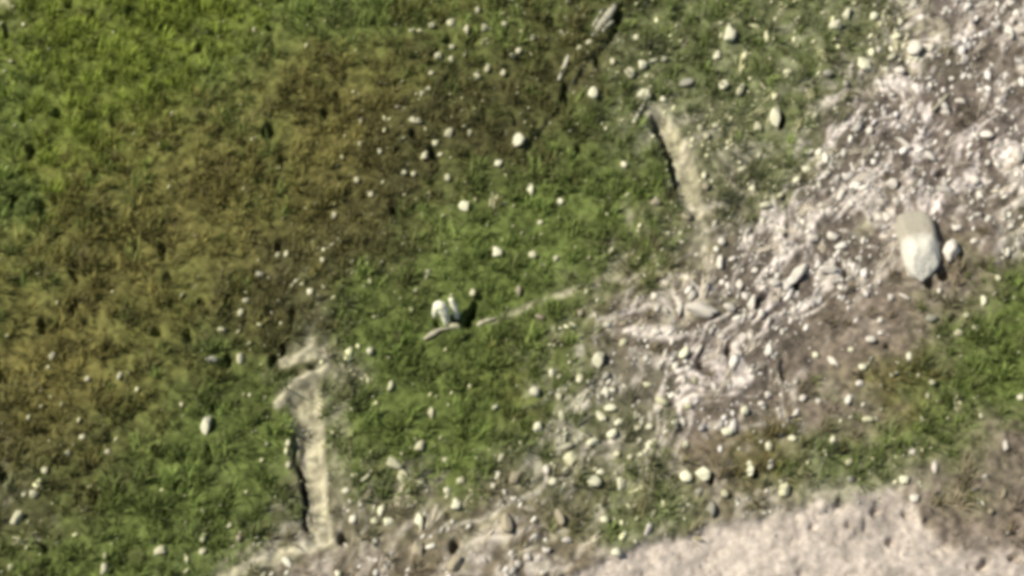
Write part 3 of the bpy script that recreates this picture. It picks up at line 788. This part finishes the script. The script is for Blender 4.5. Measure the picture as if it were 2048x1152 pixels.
# ------------------------------------------------------------------ the big boulder and its wedge-shaped neighbour
def boulder_material():
    m, nt, N, L = new_mat('boulder_stone')
    out = N.new('ShaderNodeOutputMaterial'); tc = N.new('ShaderNodeTexCoord')
    no = N.new('ShaderNodeTexNoise'); no.inputs['Scale'].default_value = 5; no.inputs['Detail'].default_value = 7
    L.new(tc.outputs['Object'], no.inputs['Vector'])
    sp = N.new('ShaderNodeSeparateXYZ'); L.new(tc.outputs['Object'], sp.inputs[0])
    ma = N.new('ShaderNodeMath'); ma.operation = 'MULTIPLY_ADD'; ma.inputs[1].default_value = 0.35
    L.new(no.outputs['Fac'], ma.inputs[0]); L.new(sp.outputs['Y'], ma.inputs[2])
    cr = N.new('ShaderNodeValToRGB')
    cr.color_ramp.elements[0].position = 0.10; cr.color_ramp.elements[0].color = (.68, .66, .58, 1)
    cr.color_ramp.elements[1].position = 0.34; cr.color_ramp.elements[1].color = (.40, .37, .30, 1)
    L.new(ma.outputs[0], cr.inputs[0])
    n2 = N.new('ShaderNodeTexNoise'); n2.inputs['Scale'].default_value = 14; n2.inputs['Detail'].default_value = 6
    L.new(tc.outputs['Object'], n2.inputs['Vector'])
    mr = N.new('ShaderNodeMapRange'); mr.inputs['To Min'].default_value = .75; mr.inputs['To Max'].default_value = 1.2
    L.new(n2.outputs['Fac'], mr.inputs['Value'])
    sc = N.new('ShaderNodeVectorMath'); sc.operation = 'SCALE'; L.new(cr.outputs[0], sc.inputs[0]); L.new(mr.outputs[0], sc.inputs['Scale'])
    bs = N.new('ShaderNodeBsdfPrincipled'); bs.inputs['Roughness'].default_value = .9
    L.new(sc.outputs[0], bs.inputs['Base Color'])
    bp = N.new('ShaderNodeBump'); bp.inputs['Strength'].default_value = .5; bp.inputs['Distance'].default_value = .05
    L.new(n2.outputs['Fac'], bp.inputs['Height']); L.new(bp.outputs[0], bs.inputs['Normal']); L.new(bs.outputs[0], out.inputs[0])
    return m

v, f = ICO[4]
v = v.copy()
t = v[:, 1]                                            # -1 near end, +1 far end
half = np.interp(t, [-1, -.75, -.35, .1, .55, .85, 1], [.18, .31, .41, .45, .47, .46, .40])
high = np.interp(t, [-1, -.6, -.1, .3, .7, 1], [.30, .46, .46, .34, .24, .14])
ring = np.hypot(v[:, 0], v[:, 2]) + 1e-6
flat = np.minimum(1, ring * 1.35)
bx = v[:, 0] / ring * flat * half - 0.10 * np.clip(-t - .4, 0, 1)
bz = v[:, 2] / ring * flat * high
by = np.sign(t) * np.abs(t) ** .9 * 0.92
nz = fbm(bx * 5 + 9, by * 5 + bz * 4, 77, 3) - .5
P = np.stack([bx * (1 + nz * .35), by * (1 + nz * .12), bz * (1 + nz * .4)], -1)
rb = np.random.default_rng(41)
for nrm, d in [((-.9, .1, .42), .42), ((.92, .05, .4), .42), ((.1, .98, .2), .86), ((.1, -.5, .85), .47), ((-.1, .25, .96), .33), ((.75, -.65, .1), .76),
               ((-.62, -.78, .1), .82), ((-.5, .2, .84), .41), ((.55, -.2, .8), .43), ((-.75, .65, .1), .90), ((.7, .7, .1), .92)] + [(rb.normal(0, 1, 3), rb.uniform(.6, .85)) for _ in range(6)]:
    nrm = np.array(nrm); nrm = nrm / np.linalg.norm(nrm)
    P = P - np.outer(np.maximum(P @ nrm - d, 0) * .92, nrm)
P = P * (1 + (fbm(P[:, 0] * 11 + 3, P[:, 1] * 9 + P[:, 2] * 9, 78, 3) - .5) * .14)[:, None]
me = mesh_from_arrays('boulder', P, f.reshape(-1), np.full(len(f), 3), None, False)
x, y = plan(1836, 494)
o = link('boulder', me, boulder_material(), 'big elongated boulder, grey at the upper end and white at the lower', 'boulder')
o.location = (x, y, ground_z(x, y) + 0.10)
o.rotation_euler = (math.radians(4), 0, math.radians(4))

v, f = rock_verts(3, 811)
P = v * np.array((.23, .30, .24)); P[:, 0] *= 1 + P[:, 1] * 1.2
me = mesh_from_arrays('wedge_stone', P, f.reshape(-1), np.full(len(f), 3), None, True)
x, y = plan(1900, 506)
o = link('stone', me, M_pink, 'wedge-shaped bright white stone right of the big boulder', 'stone')
o.location = (x, y, ground_z(x, y) + .07)

# ------------------------------------------------------------------ swept forms: leaning stones, stick, branches
def sweep(pts, radii, seg=10, rough=.12, seed=1, squash=1.0):
    """tapered, knobbly closed form along a line of points"""
    pts = [np.array(p, float) for p in pts]
    # refine
    P = []; R = []
    for k in range(len(pts) - 1):
        for s in range(4):
            u = s / 4; P.append(pts[k] * (1 - u) + pts[k + 1] * u); R.append(radii[k] * (1 - u) + radii[k + 1] * u)
    P.append(pts[-1]); R.append(radii[-1])
    P = np.array(P); R = np.array(R)
    for _ in range(2):
        P[1:-1] = (P[:-2] + 2 * P[1:-1] + P[2:]) / 4; R[1:-1] = (R[:-2] + 2 * R[1:-1] + R[2:]) / 4
    r = np.random.default_rng(seed)
    V = []; n = len(P)
    ref = np.array((0, 0, 1.0)) if abs((pts[-1] - pts[0])[2]) < .8 * np.linalg.norm(pts[-1] - pts[0]) else np.array((0, 1.0, 0))
    for k in range(n):
        d = P[min(k + 1, n - 1)] - P[max(k - 1, 0)]; d /= np.linalg.norm(d)
        s = np.cross(d, ref); s /= np.linalg.norm(s); u = np.cross(s, d)
        for q in range(seg):
            a = 2 * math.pi * q / seg
            rr = R[k] * (1 + rough * r.normal())
            V.append(P[k] + s * math.cos(a) * rr + u * math.sin(a) * rr * squash)
    F = []
    for k in range(n - 1):
        for q in range(seg):
            F.append((k * seg + q, k * seg + (q + 1) % seg, (k + 1) * seg + (q + 1) % seg, (k + 1) * seg + q))
    V.append(P[0]); V.append(P[-1])
    T = []
    for q in range(seg):
        T.append((n * seg, (q + 1) % seg, q)); T.append((n * seg + 1, (n - 1) * seg + q, (n - 1) * seg + (q + 1) % seg))
    flat = [i for q in F for i in q] + [i for q in T for i in q]
    return np.array(V), np.array(flat), np.array([4] * len(F) + [3] * len(T))

def standing(name, marks, foot, radii, label, mat, seed, squash):
    """stone standing up from its foot; marks are offsets right and up in the photograph's units"""
    fx, fy = plan(*foot); z = ground_z(fx, fy)
    pts = [((mx - foot[0]) / PPM, (foot[1] - my) / PPM / .81 * .45, (foot[1] - my) / PPM / .81 * .80) for mx, my in marks]
    v, fl, lc = sweep(pts, radii, 10, .11, seed, squash)
    o = link(name, mesh_from_arrays(name, v, fl, lc, None, True), mat, label, 'stone', 'two leaning white stones')
    o.location = (fx, fy, z - .03)
    return o

standing('stone', [(869, 634), (871, 618), (880, 606), (888, 617), (892, 634), (893, 652)], (892, 654), [.03, .085, .115, .125, .10, .045],
         'arched white stone, left of the two leaning white stones in the green middle', M_bright, 5, .8)
standing('stone', [(902, 592), (907, 606), (911, 620), (914, 633)], (913, 642), [.05, .075, .085, .06],
         'narrow white stone, right of the two leaning white stones', M_bright, 6, .9)

def lying(name, marks, radii, label, cat, mat, seed, lift=.03, squash=.8):
    pts = []
    for mx, my in marks:
        x, y = plan(mx, my); pts.append((x, y, ground_z(x, y) + lift))
    x0, y0, z0 = pts[0]
    v, fl, lc = sweep([(p[0] - x0, p[1] - y0, p[2] - z0) for p in pts], radii, 8, .12, seed, squash)
    o = link(name, mesh_from_arrays(name, v, fl, lc, None, True), mat, label, cat)
    o.location = (x0, y0, z0)
    return o

M_wood = stone_material('weathered_wood', (.50, .47, .36), (.34, .31, .22), 12, .5)
M_wood2 = stone_material('bleached_wood', (.60, .58, .45), (.40, .38, .28), 12, .45)
lying('stick', [(848, 680), (864, 671), (880, 662), (905, 658), (932, 653), (962, 642), (994, 634)], [.03, .075, .04, .010, .03, .06, .02],
      'pale weathered stick lying under the two leaning white stones', 'stick', M_wood, 3, .05)
b = lying('branch', [(1230, 14), (1216, 34), (1198, 58), (1184, 76)], [.07, .11, .08, .03],
          'pale split branch lying in dark grass at the top middle', 'branch', M_wood2, 8, .06)
x0, y0, z0 = b.location
def part(name, marks, radii, parent, mat, seed, lift=.06):
    pts = []
    for mx, my in marks:
        x, y = plan(mx, my); pts.append((x - parent.location[0], y - parent.location[1], ground_z(x, y) + lift - parent.location[2]))
    v, fl, lc = sweep(pts, radii, 7, .12, seed, .8)
    return link(name, mesh_from_arrays(name, v, fl, lc, None, True), mat, parent=parent)
part('splinter', [(1206, 20), (1192, 44), (1180, 66)], [.03, .05, .02], b, M_wood2, 9)
part('splinter', [(1226, 40), (1212, 60), (1204, 70)], [.05, .045, .02], b, M_wood2, 10)
lying('branch', [(1137, 116), (1128, 138), (1117, 164)], [.045, .07, .03],
      'short pale branch piece below left of the split branch', 'branch', M_wood2, 11, .05)
lying('branch', [(1288, 208), (1278, 226), (1266, 248)], [.03, .045, .055],
      'pale stick hanging from the flat stone at the right-hand track head', 'branch', M_wood2, 12, .05)
lying('branch', [(1893, 196), (1880, 210), (1864, 226)], [.05, .05, .04],
      'straight pale stick slanting in the upper right rubble', 'branch', M_wood, 13, .05)
